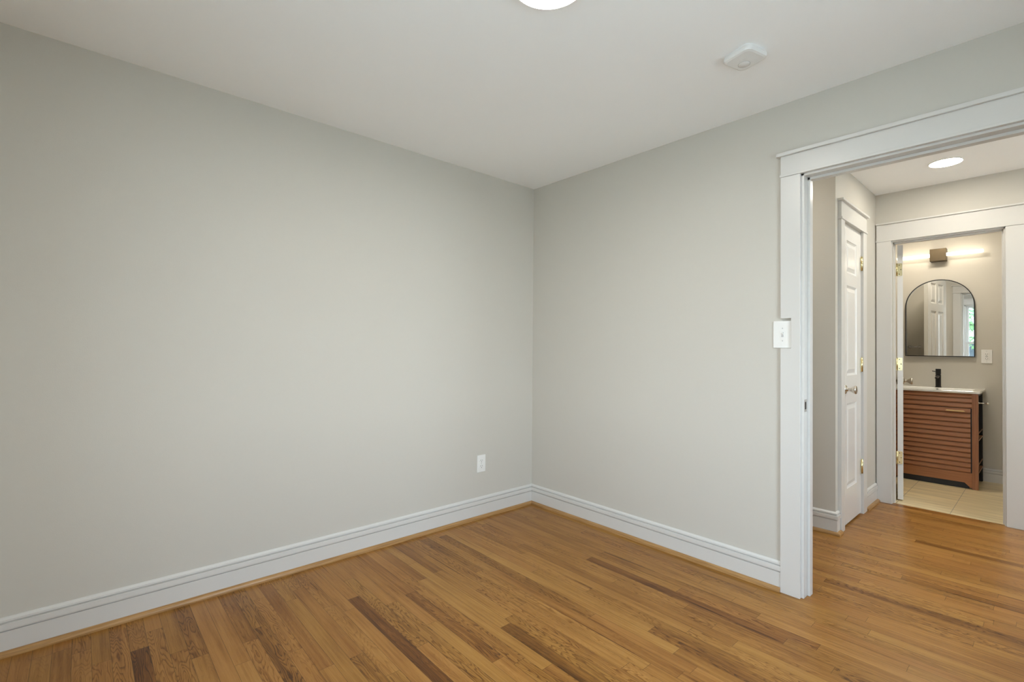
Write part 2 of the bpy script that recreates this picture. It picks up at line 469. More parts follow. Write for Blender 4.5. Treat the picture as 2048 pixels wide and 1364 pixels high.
# ------------------------------------------------------------------ oak floor, every strip its own face
def oak_floor():
    rnd = random.Random(7)
    joints = {0: [-.29], 2: [-.408], 3: [-.495], 5: [-.645], 7: [-.435], 8: [-.697], 14: [-.464], 15: [-.99], 17: [-.884], 18: [-.60],
              22: [-.497], 13: [-.552], 19: [-.47, -1.318], 12: [-1.065], 11: [-.883], 21: [-1.106], 27: [-1.303], 29: [-1.532], 25: [-1.655],
              24: [-1.03], 31: [-.628, -1.643], 26: [-.677], 37: [-.922, -1.791], 35: [-.919, -1.94], 39: [-1.47], 38: [-1.656], 34: [-1.54, -2.123],
              32: [-1.811], 36: [-2.043], 28: [-1.68], 57: [-1.81], 48: [-1.883], 66: [-2.097], 64: [-2.284], 59: [-2.418], 49: [-2.467], 55: [-1.81], 54: [-2.14]}
    # (strip, a y inside the piece, darkness, figure)
    special = [(0, -.2, .30, .7), (0, -.35, .85, .9), (1, -.3, .30, 1.0), (2, -.2, .35, .2), (2, -.6, .35, .9), (3, -.2, .50, .9), (3, -.7, .18, .2),
               (4, -.3, .12, .1), (5, -.3, .12, .1), (6, -.3, .52, .4), (7, -.2, .40, .9), (7, -.7, .55, 1.0), (8, -.3, .18, .9), (9, -.3, .42, .2),
               (11, -1.0, .55, .8), (13, -.9, .15, .1), (14, -.8, .92, .3), (15, -.6, .25, 1.0), (16, -.5, .2, .1), (18, -.8, .62, .9), (21, -1.3, .85, .3), (22, -.3, .64, .2),
               (20, -.8, .05, .1), (21, -.6, .05, .1), (26, -.9, .35, .2), (27, -.8, .45, .8), (28, -.8, .0, .1), (35, -1.2, .75, .2), (30, -1.8, .35, .6), (29, -1.8, .62, .8),
               (34, -1.9, .50, .2), (32, -1.5, .45, .1), (48, -2.1, .60, .8), (54, -2.4, .50, .5), (59, -2.6, .55, .4), (66, -2.4, .72, .2), (65, -2.1, .1, .1), (47, -2.1, .45, .3)]
    X0 = -2.44
    k0, k1 = -9, int((HX + 0.02 - X0) / PW) + 1
    bm = bmesh.new()
    uvl = bm.loops.layers.uv.new('UVMap')
    col = bm.loops.layers.float_color.new('plank')
    ends = bm.loops.layers.float_color.new('ends')
    for k in range(k0, k1):
        xa, xb = X0 + k * PW, X0 + (k + 1) * PW
        if xb < RX - 0.02: continue
        xb = min(xb, HX + 0.025)
        ylo, yhi = (NY - 0.02, 0.02) if xa < 0.06 else (-4.22, -0.42)
        js = list(joints.get(k, []))
        if not js: js = [rnd.uniform(-1.4, -0.1) if xa < 0 else rnd.uniform(-2.8, -1.0)]
        js.sort(reverse=True)
        top = js[0]
        while True:
            top += rnd.uniform(0.45, 1.3)
            if top > yhi - 0.08: break
            js.insert(0, top)
        bot = js[-1]
        while True:
            bot -= rnd.uniform(0.45, 1.3)
            if bot < ylo + 0.08: break
            js.append(bot)
        js = [yhi] + js + [ylo]
        for a, b2 in zip(js[:-1], js[1:]):
            if a <= b2: continue
            tone = min(0.75, max(0.0, rnd.gauss(0.22, 0.11)))
            fig = rnd.choice([0.05, 0.15, 0.3, 0.5, 0.8, 1.0])
            for sk, sy, stn, sf in special:
                if sk == k and b2 < sy < a: tone, fig = stn, sf
            seed = rnd.random()
            vs = [bm.verts.new(p) for p in ((xa, b2, 0), (xb, b2, 0), (xb, a, 0), (xa, a, 0))]
            f = bm.faces.new(vs)
            ln = a - b2
            for lp, (uu, vv) in zip(f.loops, ((0, 0), (xb - xa, 0), (xb - xa, ln), (0, ln))):
                lp[uvl].uv = (uu, vv)
                lp[col] = (tone, seed, fig, 1)
                lp[ends] = (vv, ln - vv, 0, 1)
    me = bpy.data.meshes.new('floor')
    bm.to_mesh(me); bm.free()
    me.materials.append(OAK)
    o = bpy.data.objects.new('floor', me)
    C.objects.link(o)
    o['kind'] = 'structure'
    o['label'] = 'narrow strip oak floor running through the doorway into the hall'
    o['category'] = 'floor'
oak_floor()
m = MB(); m.box(RX - 0.12, HX + 0.02, -4.3, 0.1, -0.08, -0.012); m.build('floor_base', BLACKP, **st())
m = MB(); m.box(HX + 0.024, BX + 0.05, -3.15, BL + 0.05, -0.05, 0.001)
m.build('floor_bathroom', TILE, **st('beige streaked stone-look tile floor of the bathroom', 'floor'))

# ------------------------------------------------------------------ baseboards with their oak shoe moulding
def base_profile(h=0.145):
    s = h / 0.145
    return [(0, 0), (0.013, 0), (0.013, 0.0925 * s), (0.0075, 0.0945 * s), (0.0075, 0.0965 * s), (0.0165, 0.0985 * s), (0.0175, 0.104 * s), (0.0165, 0.1225 * s),
            (0.0045, 0.1250 * s), (0.0045, 0.1275 * s), (0.0125, 0.1290 * s), (0.0115, 0.137 * s), (0.0035, 0.145 * s), (0, 0.145 * s)]
def shoe_profile(b=0.013, w=0.019, h=0.021):
    pts = [(b, 0), (b + w, 0), (b + w, 0.004)]
    for i in range(1, 6):
        a = i * PI / 12
        pts.append((b + w * math.cos(a), 0.004 + (h - 0.004) * math.sin(a)))
    pts += [(b, h)]
    return pts
def sweep(mb, prof, path, outs):
    """profile (outward, up) swept along floor points, mitred; outs are the offset directions at each path point"""
    rings = [[(p[0] + o[0] * a, p[1] + o[1] * a, z) for a, z in prof] for p, o in zip(path, outs)]
    mb.loft(rings, True, True, smooth=False)
def baseboard(name, path, outs, shoe=True, h=0.145, **kw):
    mb = MB(); sweep(mb, base_profile(h), path, outs)
    o = mb.build(name, TRIM, **kw)
    if shoe:
        ms = MB(); sweep(ms, shoe_profile(), path, outs)
        ax = abs(path[1][0] - path[0][0]) > abs(path[1][1] - path[0][1])
        ms.build('shoe_moulding', SHOE_X if ax else SHOE_Y, o, label='stained oak quarter-round strip')
    return o
baseboard('baseboard_left', [(RX, 0), (0, 0)], [(1, -1), (-1, -1)], **st('long white stepped baseboard under the outlet', 'baseboard'))
baseboard('baseboard_right', [(0, 0), (0, -1.7775)], [(-1, -1), (-1, 0)], **st('white stepped baseboard running from the corner to the doorway casing', 'baseboard'))
baseboard('baseboard_rear', [(RX, 0), (RX, NY)], [(1, -1), (1, 1)], **st())
baseboard('baseboard_near', [(RX, NY), (0, NY)], [(1, 1), (-1, 1)], **st())
baseboard('baseboard_hall_corner', [(JX, -0.5), (JX, CY), (1.108, CY)], [(-1, 0), (-1, -1), (0, -1)], **st('short cream baseboard wrapping the hall corner beside the closet door', 'baseboard'))
baseboard('baseboard_hall_closet', [(1.766, CY), (2.108, CY)], [(0, -1), (0, -1)], **st('short cream baseboard between closet door and bathroom doorway', 'baseboard'))
baseboard('baseboard_hall_back', [(HX, -2.56), (HX, -4.2)], [(-1, 0), (-1, 0)], **st())
baseboard('baseboard_bathroom', [(BX, -1.66), (BX, -3.1)], [(-1, 0), (-1, 0)], shoe=False, h=0.124, **st('white baseboard on the bathroom wall beside the vanity', 'baseboard'))
baseboard('baseboard_bathroom_left', [(HXB + 0.02, BL), (3.09, BL)], [(0, -1), (0, -1)], shoe=False, h=0.124, **st())

# ------------------------------------------------------------------ doorway of the room: casing, jamb, stop
def casing_x(mb, xw, sgn, ya, yb, wl, wr, ztop, gap=0.0):
    """craftsman casing on a wall plane x = xw facing sgn; opening ya<yb, side widths, head above"""
    t = 0.02 * sgn
    # ya side and yb side boards
    mb.box(xw, xw + t, yb, yb + wl, 0, ztop); mb.box(xw, xw + t, ya - wr, ya, 0, ztop)
def head_x(mb, xw, sgn, ylo, yhi, z0, fil, zf, zc, over=0.018, fo=0.004):
    mb.box(xw, xw + 0.024 * sgn, ylo - fo, yhi + fo, z0, z0 + fil)
    mb.box(xw, xw + 0.020 * sgn, ylo, yhi, z0 + fil, zf)
    mb.box(xw, xw + 0.034 * sgn, ylo - over, yhi + over, zf, zc)
m = MB()
# side board with a notch round the switch plate
cl0, cl1 = -1.864, -1.777
m.extrude([(cl0, 0), (cl1, 0), (cl1, 1.199), (-1.8245, 1.199), (-1.8245, 1.346), (cl1, 1.346), (cl1, 2.0455), (cl0, 2.0455)], 0, -0.02, 0)
m.box(0, -0.02, DY0 - 0.005 - 0.087, DY0 - 0.008 + 0.002, 0, 2.046)
head_x(m, 0, -1, DY0 - 0.10, cl1, 2.046, 0.012, 2.148, 2.165)
m.build('trim_1', TRIM, bevel=0.0012, **st('white flat casing with capped header around the room doorway', 'door casing'))
m = MB()
m.box(-0.001, 0.121, DY1, DY1 + 0.001 - 0.001 + 0.02, 0, DZ + 0.01)
def jamb(mb, x0, x1, ya, yb, zt, sx0, sx1, th=0.018, stop=0.012):
    mb.box(x0, x1, yb - th, yb, 0, zt); mb.box(x0, x1, ya, ya + th, 0, zt); mb.box(x0, x1, ya, yb, zt - th, zt)
    mb.box(sx0, sx1, yb - th - stop, yb - th, 0, zt - th); mb.box(sx0, sx1, ya + th, ya + th + stop, 0, zt - th)
    mb.box(sx0, sx1, ya + th, yb - th, zt - th - stop, zt - th)
m = MB()
jamb(m, -0.0012, 0.1212, DY0 - 0.02, DY1 + 0.016, 2.056, 0.046, 0.084, th=0.020)
jb = m.build('trim_2', TRIM, bevel=0.001, **st('white door jamb with stop lining the room doorway', 'door jamb'))
m = MB(); m.box(0.003, 0.036, DY1 - 0.0045, DY1 - 0.0035, 0.893, 0.952)
sp_ = m.build('strike_plate', NICKEL, jb, label='small metal strike plate')
m = MB(); m.box(0.012, 0.027, DY1 - 0.0052, DY1 - 0.0046, 0.905, 0.940); m.build('latch_hole', DARK, sp_)
m = MB()
m.box(0.12, 0.14, DY1 + 0.008, DY1 + 0.095, 0, 2.046); m.box(0.12, 0.14, DY0 - 0.095, DY0 - 0.008, 0, 2.046)
head_x(m, 0.12, 1, DY0 - 0.10, DY1 + 0.095, 2.046, 0.012, 2.148, 2.165)
m.build('trim_3', TRIM, bevel=0.0012, **st('white casing on the hall side of the room doorway', 'door casing'))
# bathroom doorway
m = MB()
m.box(HX, HX - 0.02, -1.838, -1.7435, 0, 2.050); m.box(HX, HX - 0.02, -2.555, -2.462, 0, 2.050)
m.box(HX, HX - 0.024, -2.560, -1.7395, 2.050, 2.062); m.box(HX, HX - 0.020, -2.557, -1.7435, 2.062, 2.184); m.box(HX, HX - 0.030, -2.570, -1.7395, 2.184, 2.196)
m.build('trim_4', TRIM, bevel=0.0012, **st('cream casing with tall header around the bathroom doorway', 'door casing'))
m = MB(); jamb(m, HX - 0.0012, HXB + 0.0012, BY0 - 0.012, BY1 + 0.020, 2.058, HX + 0.03, HX + 0.07, th=0.018, stop=0.010)
m.build('trim_5', TRIM, bevel=0.001, **st('white jamb lining the bathroom doorway', 'door jamb'))
m = MB(); m.box(HXB, HXB + 0.018, BY1 + 0.006, BY1 + 0.08, 0, 2.05); m.box(HXB, HXB + 0.018, BY0 - 0.08, BY0 - 0.006, 0, 2.05); m.box(HXB, HXB + 0.018, BY0 - 0.08, BY1 + 0.08, 2.05, 2.15)
m.build('trim_6', TRIM, bevel=0.001, **st())
# closet door casing on y = CY
m = MB()
m.box(1.112, 1.189, CY, CY - 0.02, 0, 2.058); m.box(1.669, 1.762, CY, CY - 0.02, 0, 2.058)
m.box(1.106, 1.768, CY, CY - 0.026, 2.058, 2.071); m.box(1.112, 1.762, CY, CY - 0.020, 2.071, 2.176); m.box(1.094, 1.780, CY, CY - 0.036, 2.176, 2.190)
m.build('trim_7', TRIM, bevel=0.0012, **st('cream casing with capped header around the narrow closet door', 'door casing'))
m = MB(); m.box(1.186, 1.1975, CY - 0.002, CY + 0.1, 0, 2.048); m.box(1.6595, 1.672, CY - 0.002, CY + 0.1, 0, 2.048); m.box(1.186, 1.672, CY - 0.002, CY + 0.1, 2.036, 2.048)
m.build('trim_8', TRIM, **st())

# ------------------------------------------------------------------ panelled doors
def door_mesh(w_, h_, t_, cols, rows):
    """slab in local x (0..w), y (0..t), z (0..h) with raised panels on both faces"""
    mb = MB()
    xs = sorted({0, w_, *[c for p in cols for c in p]}); zs = sorted({0, h_, *[r for p in rows for r in p]})
    for face, yy, sg in ((0, 0.0, 1), (1, t_, -1)):
        for i in range(len(xs) - 1):
            for j in range(len(zs) - 1):
                xa, xb, za, zb = xs[i], xs[i + 1], zs[j], zs[j + 1]
                hole = any(abs(xa - c[0]) < 1e-9 and abs(xb - c[1]) < 1e-9 for c in cols) and any(abs(za - r[0]) < 1e-9 and abs(zb - r[1]) < 1e-9 for r in rows)
                if not hole:
                    mb.add([(xa, yy, za), (xb, yy, za), (xb, yy, zb), (xa, yy, zb)], [(0, 1, 2, 3)])
                else:
                    prev = None
                    for ins, dep in ((0, 0), (0.004, 0.004), (0.013, 0.009), (0.017, 0.009), (0.042, 0.002)):
                        ring = [(xa + ins, yy + sg * dep, za + ins), (xb - ins, yy + sg * dep, za + ins), (xb - ins, yy + sg * dep, zb - ins), (xa + ins, yy + sg * dep, zb - ins)]
                        if prev: mb.add(prev + ring, [(k, (k + 1) % 4, 4 + (k + 1) % 4, 4 + k) for k in range(4)])
                        prev = ring
                    mb.add(prev, [(0, 1, 2, 3)])
    for (a, b2) in (((0, 0), (0, 1)), ((1, 0), (1, 1))):
        x = w_ if a[0] else 0
        for j in range(len(zs) - 1):
            mb.add([(x, 0, zs[j]), (x, t_, zs[j]), (x, t_, zs[j + 1]), (x, 0, zs[j + 1])], [(0, 1, 2, 3)])
    for z in (0, h_):
        for i in range(len(xs) - 1):
            mb.add([(xs[i], 0, z), (xs[i + 1], 0, z), (xs[i + 1], t_, z), (xs[i], t_, z)], [(0, 1, 2, 3)])
    return mb
ROWS = [(0.235, 0.815), (1.005, 1.625), (1.710, 1.935)]
KNOB = [(0, 0.031), (0.004, 0.031), (0.008, 0.026), (0.010, 0.013), (0.020, 0.011), (0.030, 0.0125), (0.040, 0.019), (0.052, 0.0265), (0.060, 0.0285), (0.064, 0.0265), (0.0655, 0.018), (0.0655, 0.001)]

d1 = thing('door_1', (1.199, CY - 0.004, 0.012), 'narrow cream panelled closet door with round metal knob', 'door', kind='structure')
door_mesh(0.459, 2.022, 0.035, [(0.100, 0.350)], ROWS).build('door_slab', DOORM, d1)
k1_ = MB().lathe((0.058, 0, 0.915), (0, -1, 0), KNOB).build('door_knob', NICKEL, d1, label='satin nickel knob')
def hinge_barrel(parent, x, y, z):
    mb = MB(); mb.lathe((x, y, z - 0.05), (0, 0, 1), [(0, 0.0065), (0.1, 0.0065)], 12)
    mb.lathe((x, y, z + 0.05), (0, 0, 1), [(0, 0.0045), (0.004, 0.0045), (0.006, 0.002)], 12)
    mb.box(x - 0.018, x + 0.014, y + 0.0, y + 0.0035, z - 0.05, z + 0.05)
    return mb.build('hinge', BRASS, parent, label='pale brass hinge')
for z in (1.813, 1.073, 0.332):
    hinge_barrel(d1, 0.463, -0.006, z)

d2 = thing('door_2', (2.262, -1.850, 0.012), 'white six-panel bathroom door standing wide open, seen edge-on', 'door', rotz=math.radians(9.3), kind='structure')
sl = door_mesh(0.60, 2.022, 0.035, [(0.095, 0.265), (0.335, 0.505)], ROWS)
sl.v = [(a, b - 0.035, c) for a, b, c in sl.v]
sl.build('door_slab', DOORM, d2)
MB().lathe((0.535, -0.035, 0.915), (0, -1, 0), KNOB).build('door_knob', NICKEL, d2, label='satin nickel knob')
MB().lathe((0.535, 0.0, 0.915), (0, 1, 0), KNOB).build('door_knob', NICKEL, d2, label='satin nickel knob')
for z in (1.826, 1.073, 0.330):
    mb = MB()
    # leaf screwed to the door edge, rounded corners
    pr = []
    for cx_, cz_, a0 in ((-0.031 + 0.006, z + 0.044, 90), (-0.031 + 0.006, z - 0.044, 180), (0.0, z - 0.05, None), (0.0, z + 0.05, None)):
        if a0 is None: pr.append((cx_, cz_))
        else:
            for q in range(5):
                an = math.radians(a0 + q * 22.5); pr.append((cx_ + 0.006 * math.cos(an), cz_ + 0.006 * math.sin(an)))
    mb.extrude(pr, 0, -0.003, 0.0)
    mb.lathe((-0.004, 0.003, z - 0.05), (0, 0, 1), [(0, 0.006), (0.1, 0.006)], 12)
    mb.box(-0.03, -0.004, 0.0055, 0.0075, z - 0.05, z + 0.05)
    hg = mb.build('hinge', BRASS, d2, label='pale brass hinge')

    for yy, zz in ((-0.012, 0.036), (-0.022, 0.0), (-0.012, -0.036)):
        MB().lathe((-0.003, yy, z + zz), (-1, 0, 0), [(0, 0.0036), (0.0008, 0.003)], 10).build('screw', DARK, hg)

# ------------------------------------------------------------------ windows
def window(name, M4, w_, h_, label):
    """local x across, y outward through the wall (0 = room face), z up; origin at the lower left corner of the opening"""
    root = thing(name, (0, 0, 0), label, 'window', kind='structure')
    root.matrix_world = M4
    mb = MB()
    cw = 0.085
    mb.box(-cw, 0, -0.02, 0, 0, h_); mb.box(w_, w_ + cw, -0.02, 0, 0, h_)
    mb.box(-cw - 0.004, w_ + cw + 0.004, -0.024, 0, h_, h_ + 0.012); mb.box(-cw, w_ + cw, -0.02, 0, h_ + 0.012, h_ + 0.10)
    mb.box(-cw - 0.018, w_ + cw + 0.018, -0.034, 0, h_ + 0.10, h_ + 0.116)
    mb.box(-cw - 0.02, w_ + cw + 0.02, -0.05, 0.02, -0.022, 0); mb.box(-cw, w_ + cw, -0.016, 0, -0.10, -0.022)
    mb.build('window_frame', TRIM, root, bevel=0.0012)
    mb = MB()
    mb.box(0, 0.02, 0, 0.12, 0, h_); mb.box(w_ - 0.02, w_, 0, 0.12, 0, h_); mb.box(0, w_, 0, 0.12, h_ - 0.02, h_); mb.box(0, w_, 0, 0.12, 0, 0.015)
    mb.build('window_jamb', TRIM, root)
    mid = h_ * 0.5
    for nm, ya, za, zb in (('upper_sash', 0.075, mid - 0.015, h_ - 0.02), ('lower_sash', 0.045, 0.015, mid + 0.015)):
        mb = MB(); r = 0.04
        mb.box(0.02, 0.02 + r, ya, ya + 0.03, za, zb); mb.box(w_ - 0.02 - r, w_ - 0.02, ya, ya + 0.03, za, zb)
        mb.box(0.02, w_ - 0.02, ya, ya + 0.03, za, za + (0.06 if nm == 'lower_sash' else 0.034)); mb.box(0.02, w_ - 0.02, ya, ya + 0.03, zb - 0.034, zb)
        s_ = mb.build(nm, TRIM, root, bevel=0.001)
        g = MB(); g.box(0.02 + r - 0.005, w_ - 0.02 - r + 0.005, ya + 0.013, ya + 0.017, za + 0.03, zb - 0.03)
        g.build('glass_pane', GLASS, s_)
        if nm == 'upper_sash':
            b_ = MB()
            b_.box(0.02 + r, w_ - 0.02 - r, ya + 0.021, ya + 0.027, (za + zb) / 2 - 0.006, (za + zb) / 2 + 0.006)
            b_.build('dark_bar', DARK, s_)
    return root
y0, y1, z0, z1 = WIN1
window('window_1', Matrix(((0, -1, 0, RX), (1, 0, 0, y0), (0, 0, 1, z0), (0, 0, 0, 1))), y1 - y0, z1 - z0, 'white sash window of the room, seen only in the bathroom mirror')
x0, x1, z0, z1 = WIN2
window('window_2', Matrix(((-1, 0, 0, x1), (0, -1, 0, NY), (0, 0, 1, z0), (0, 0, 0, 1))), x1 - x0, z1 - z0, None)

x0, x1, z0, z1 = FILL_WIN
window('fill_window', Matrix(((-1, 0, 0, x1), (0, -1, 0, -4.2), (0, 0, 1, z0), (0, 0, 0, 1))), x1 - x0, z1 - z0, None)  # added out of view, lets extra daylight into the hall

# ------------------------------------------------------------------ lamps
def disc_light(name, loc, r, label, mat_, rim, drop):
    t = thing(name, loc, label, 'ceiling light')
    mb = MB(); n = 64
    pr = [(0.0, r), (drop * 0.75, r), (drop, r - 0.004), (drop, r - rim), (drop * 0.86, r - rim - 0.0005)]
    rings = [[(q * math.cos(2 * PI * k / n), q * math.sin(2 * PI * k / n), -d) for k in range(n)] for d, q in pr]
    mb.loft(rings, True, False, smooth=False)
    mb.build('trim_ring', PLASTIC, t)
    mb = MB(); rr = r - rim
    pr = [(drop * 0.5, rr), (drop * 0.86, rr), (drop * 0.98, rr * 0.97), (drop * 1.02, rr * 0.8), (drop * 1.03, 0.001)]
    rings = [[(q * math.cos(2 * PI * k / n), q * math.sin(2 * PI * k / n), -d) for k in range(n)] for d, q in pr]
    mb.loft(rings, True, True)
    mb.build('lens', mat_, t, label='glowing round lens')
    return t
disc_light('ceiling_light', (-1.462, -1.568, H), 0.127, 'round white flush ceiling lamp, lit, on the room ceiling', LENS_ROOM, 0.005, 0.022)
disc_light('recessed_light', (1.615, -2.212, HH), 0.090, 'lit recessed round light in the hall ceiling before the bathroom', LENS_HALL, 0.007, 0.006)
disc_light('recessed_light', (1.75, -3.45, HH), 0.090, 'unseen round fill light added further along the hall ceiling', LENS_HALL_FILL, 0.007, 0.006)  # added out of view to brighten the hall and closet wall

disc_light('ceiling_light', (2.98, -1.98, HH), 0.127, 'unseen round fill lamp added on the bathroom ceiling', LENS_BATH_FILL, 0.005, 0.022)  # added out of view to brighten the bathroom and behind its door

disc_light('recessed_light', (0.58, -1.18, HH), 0.090, 'unseen round fill light added in the hall alcove behind the wall', LENS_HALL, 0.007, 0.006)  # added out of view to light the stepped hall wall

# ------------------------------------------------------------------ smoke detector
sd = thing('smoke_detector', (-0.560, -1.827, H), 'white rounded-square smoke detector on the ceiling near the doorway', 'smoke detector', rotz=math.radians(-14))
def rsq(a, r, n=8):
    out = []
    for cx_, cy_, s0 in ((a - r, a - r, 0), (-(a - r), a - r, 90), (-(a - r), -(a - r), 180), (a - r, -(a - r), 270)):
        for q in range(n + 1):
            an = math.radians(s0 + 90 * q / n); out.append((cx_ + r * math.cos(an), cy_ + r * math.sin(an)))
    return out
mb = MB()
rings = [[(x, y, z) for x, y in rsq(a, r)] for a, r, z in ((0.060, 0.022, 0.0), (0.060, 0.022, -0.006), (0.063, 0.024, -0.0062), (0.065, 0.025, -0.012), (0.0655, 0.025, -0.020), (0.063, 0.024, -0.026), (0.055, 0.021, -0.029), (0.02, 0.008, -0.0305))]
mb.loft(rings, True, True, smooth=False)
mb.build('housing', DETECT, sd)
mb = MB().lathe((0.016, 0.016, -0.0295), (0, 0, -1), [(0, 0.0225), (0.0015, 0.0225), (0.0024, 0.0215), (0.0026, 0.001)], 32)
mb.build('test_button', DETECT, sd)
n = 32
mb = MB(); rings = [[(0.016 + q * math.cos(2 * PI * k / n), 0.016 + q * math.sin(2 * PI * k / n), -z) for k in range(n)] for q, z in ((0.0228, 0.028), (0.0228, 0.0312), (0.0242, 0.0312), (0.0242, 0.028))]
mb.loft(rings, True, False, smooth=False); mb.build('button_ring', PLASTIC_G, sd)

# ------------------------------------------------------------------ switch and outlets
sw = thing('light_switch', (0, -1.7815, 1.267), 'white single toggle switch plate set against the doorway casing', 'light switch')
mb = MB(); mb.box(-0.0005, -0.0065, -0.0435, 0.0435, -0.067, 0.067); mb.build('wall_plate', PLASTIC, sw, bevel=0.003, seg=3)
mb = MB(); mb.box(-0.0063, -0.0072, -0.0055, 0.0055, -0.0125, 0.0125); mb.build('toggle_slot', PLASTIC_G, sw)
mb = MB(); mb.extrude([(-0.0065, -0.004), (-0.0065, 0.006), (-0.0155, 0.0115), (-0.0165, 0.0075)], 1, -0.004, 0.004)
mb.build('toggle', PLASTIC, sw, bevel=0.0006)
for z in (0.031, -0.031):
    MB().lathe((-0.0064, 0, z), (-1, 0, 0), [(0, 0.0033), (0.0009, 0.0028)], 12).build('screw', PLASTIC_G, sw)

def duplex(parent):
    """local: plate in x-z plane, facing -y"""
    mb = MB(); mb.box(-0.0365, 0.0365, -0.006, -0.0005, -0.0595, 0.0595); mb.build('wall_plate', PLASTIC, parent, bevel=0.0025, seg=3)
    for z in (0.0195, -0.0195):
        pr = []
        for k in range(28):
            a = 2 * PI * k / 28
            pr.append((0.0172 * math.cos(a), max(-0.0145, min(0.0145, 0.0172 * math.sin(a))) + z))
        rc = MB().extrude(pr, 1, -0.0085, -0.005).build('receptacle', PLASTIC, parent, bevel=0.0005)
        MB().box(-0.0078, -0.0056, -0.0088, -0.0082, z - 0.001, z + 0.0085).build('slot', DARK, rc)
        MB().box(0.0056, 0.0078, -0.0088, -0.0082, z + 0.000, z + 0.0075).build('slot', DARK, rc)
        MB().lathe((0, -0.0082, z - 0.0075), (0, -1, 0), [(0, 0.0026), (0.0006, 0.0026)], 12).build('ground_hole', DARK, rc)
    MB().lathe((0, -0.006, 0), (0, -1, 0), [(0, 0.0032), (0.0008, 0.0027)], 12).build('screw', PLASTIC_G, parent)
ol = thing('electrical_outlet', (-0.497, 0, 0.376), 'white duplex power outlet low on the wall left of the corner', 'power outlet')
duplex(ol)
og = thing('electrical_outlet', (BX, -2.273, 1.144), 'white rectangular outlet beside the bathroom mirror', 'power outlet', rotz=-PI / 2)
mb = MB(); mb.box(-0.0365, 0.0365, -0.006, -0.0005, -0.0625, 0.0625); mb.build('wall_plate', PLASTIC, og, bevel=0.002)
mb = MB(); mb.box(-0.0168, 0.0168, -0.0085, -0.005, -0.0335, 0.0335); gf = mb.build('receptacle', PLASTIC, og, bevel=0.001)
for z in (0.021, -0.021):
    MB().box(-0.0078, -0.0056, -0.0089, -0.0083, z - 0.003, z + 0.006).build('slot', DARK, gf)
    MB().box(0.0056, 0.0078, -0.0089, -0.0083, z - 0.002, z + 0.006).build('slot', DARK, gf)
    MB().lathe((0, -0.0083, z - 0.009), (0, -1, 0), [(0, 0.0025), (0.0006, 0.0025)], 10).build('ground_hole', DARK, gf)
for z in (0.004, -0.004): MB().box(-0.009, 0.009, -0.0092, -0.0083, z - 0.003, z + 0.003).build('button', PLASTIC_G, gf)
for z in (0.048, -0.048): MB().lathe((0, -0.006, z), (0, -1, 0), [(0, 0.003), (0.0008, 0.0025)], 10).build('screw', PLASTIC_G, og)

# ------------------------------------------------------------------ bathroom vanity
V0, V1 = 3.130, 3.592            # front and back
VR, VL = -2.250, -1.645          # right and left side
VT = 0.822
va = thing('bathroom_vanity', (0, 0, 0), 'walnut vanity cabinet with slatted door and white sink top', 'vanity')
for nm, xa, xb, ya, yb in (('leg', V0, V0 + 0.035, VR, VR + 0.040), ('leg', V0, V0 + 0.035, VL - 0.040, VL), ('leg', V1 - 0.035, V1, VR + 0.004, VR + 0.030), ('leg', V1 - 0.035, V1, VL - 0.03, VL)):
    MB().box(xa, xb, ya, yb, 0.002, VT).build(nm, WALNUT_Z if xa == V0 else BLACKP, va, bevel=0.0015)
# black carcass set back behind the side shelves
mb = MB(); mb.box(V0 + 0.03, V1 - 0.001, VR + 0.075, VL - 0.002, 0.125, VT - 0.001); mb.build('cabinet_body', BLACKP, va)
mb = MB(); mb.box(V0 + 0.012, V0 + 0.03, VR + 0.06, VL - 0.06, 0.003, 0.10); mb.build('toe_kick', BLACKP, va)
# bottom rail with bracket corners
pr = [(VR + 0.040, 0.138), (VR + 0.040, 0.012), (VR + 0.052, 0.014), (VR + 0.088, 0.052), (VL - 0.088, 0.052), (VL - 0.052, 0.014), (VL - 0.040, 0.012), (VL - 0.040, 0.138)]
MB().extrude(pr, 0, V0 + 0.004, V0 + 0.026).build('bottom_rail', WALNUT_Y, va, bevel=0.001)
def slats(mb, ya, yb, z0_, n_, pitch, xf):
    for i in range(n_):
        z = z0_ + i * pitch
        mb.extrude([(xf + 0.020, z), (xf + 0.019, z + 0.0085), (xf + 0.001, z + 0.0085), (xf, z + 0.010), (xf, z + pitch * 0.42), (xf + 0.010, z + pitch - 0.002), (xf + 0.0115, z + pitch), (xf + 0.020, z + pitch)], 1, ya, yb)
PITCH = 0.0427
mb = MB(); slats(mb, VR + 0.040, VL - 0.040, 0.6935, 3, PITCH, V0 + 0.001); mb.build('top_panel', WALNUT_Y, va)
dv = thing('cabinet_door', (0, 0, 0), None, None); dv.parent = va
bpy.data.objects.remove(dv)
mb = MB(); slats(mb, VR + 0.049, VL - 0.046, 0.137, 13, PITCH, V0 - 0.004); dv = mb.build('cabinet_door', WALNUT_Y, va)
mb = MB(); mb.box(V0 + 0.0165, V0 + 0.028, VR + 0.040, VL - 0.040, 0.137, 0.694); mb.build('door_recess', BLACKP, va)
mb = MB(); mb.extrude([(-2.160, 0.6745), (-2.168, 0.668), (-2.155, 0.6655), (-2.052, 0.6655), (-2.040, 0.668), (-2.047, 0.6745)], 0, V0 - 0.020, V0 - 0.003)
mb.build('handle', GOLD, dv, bevel=0.001, label='thin brushed gold pull')
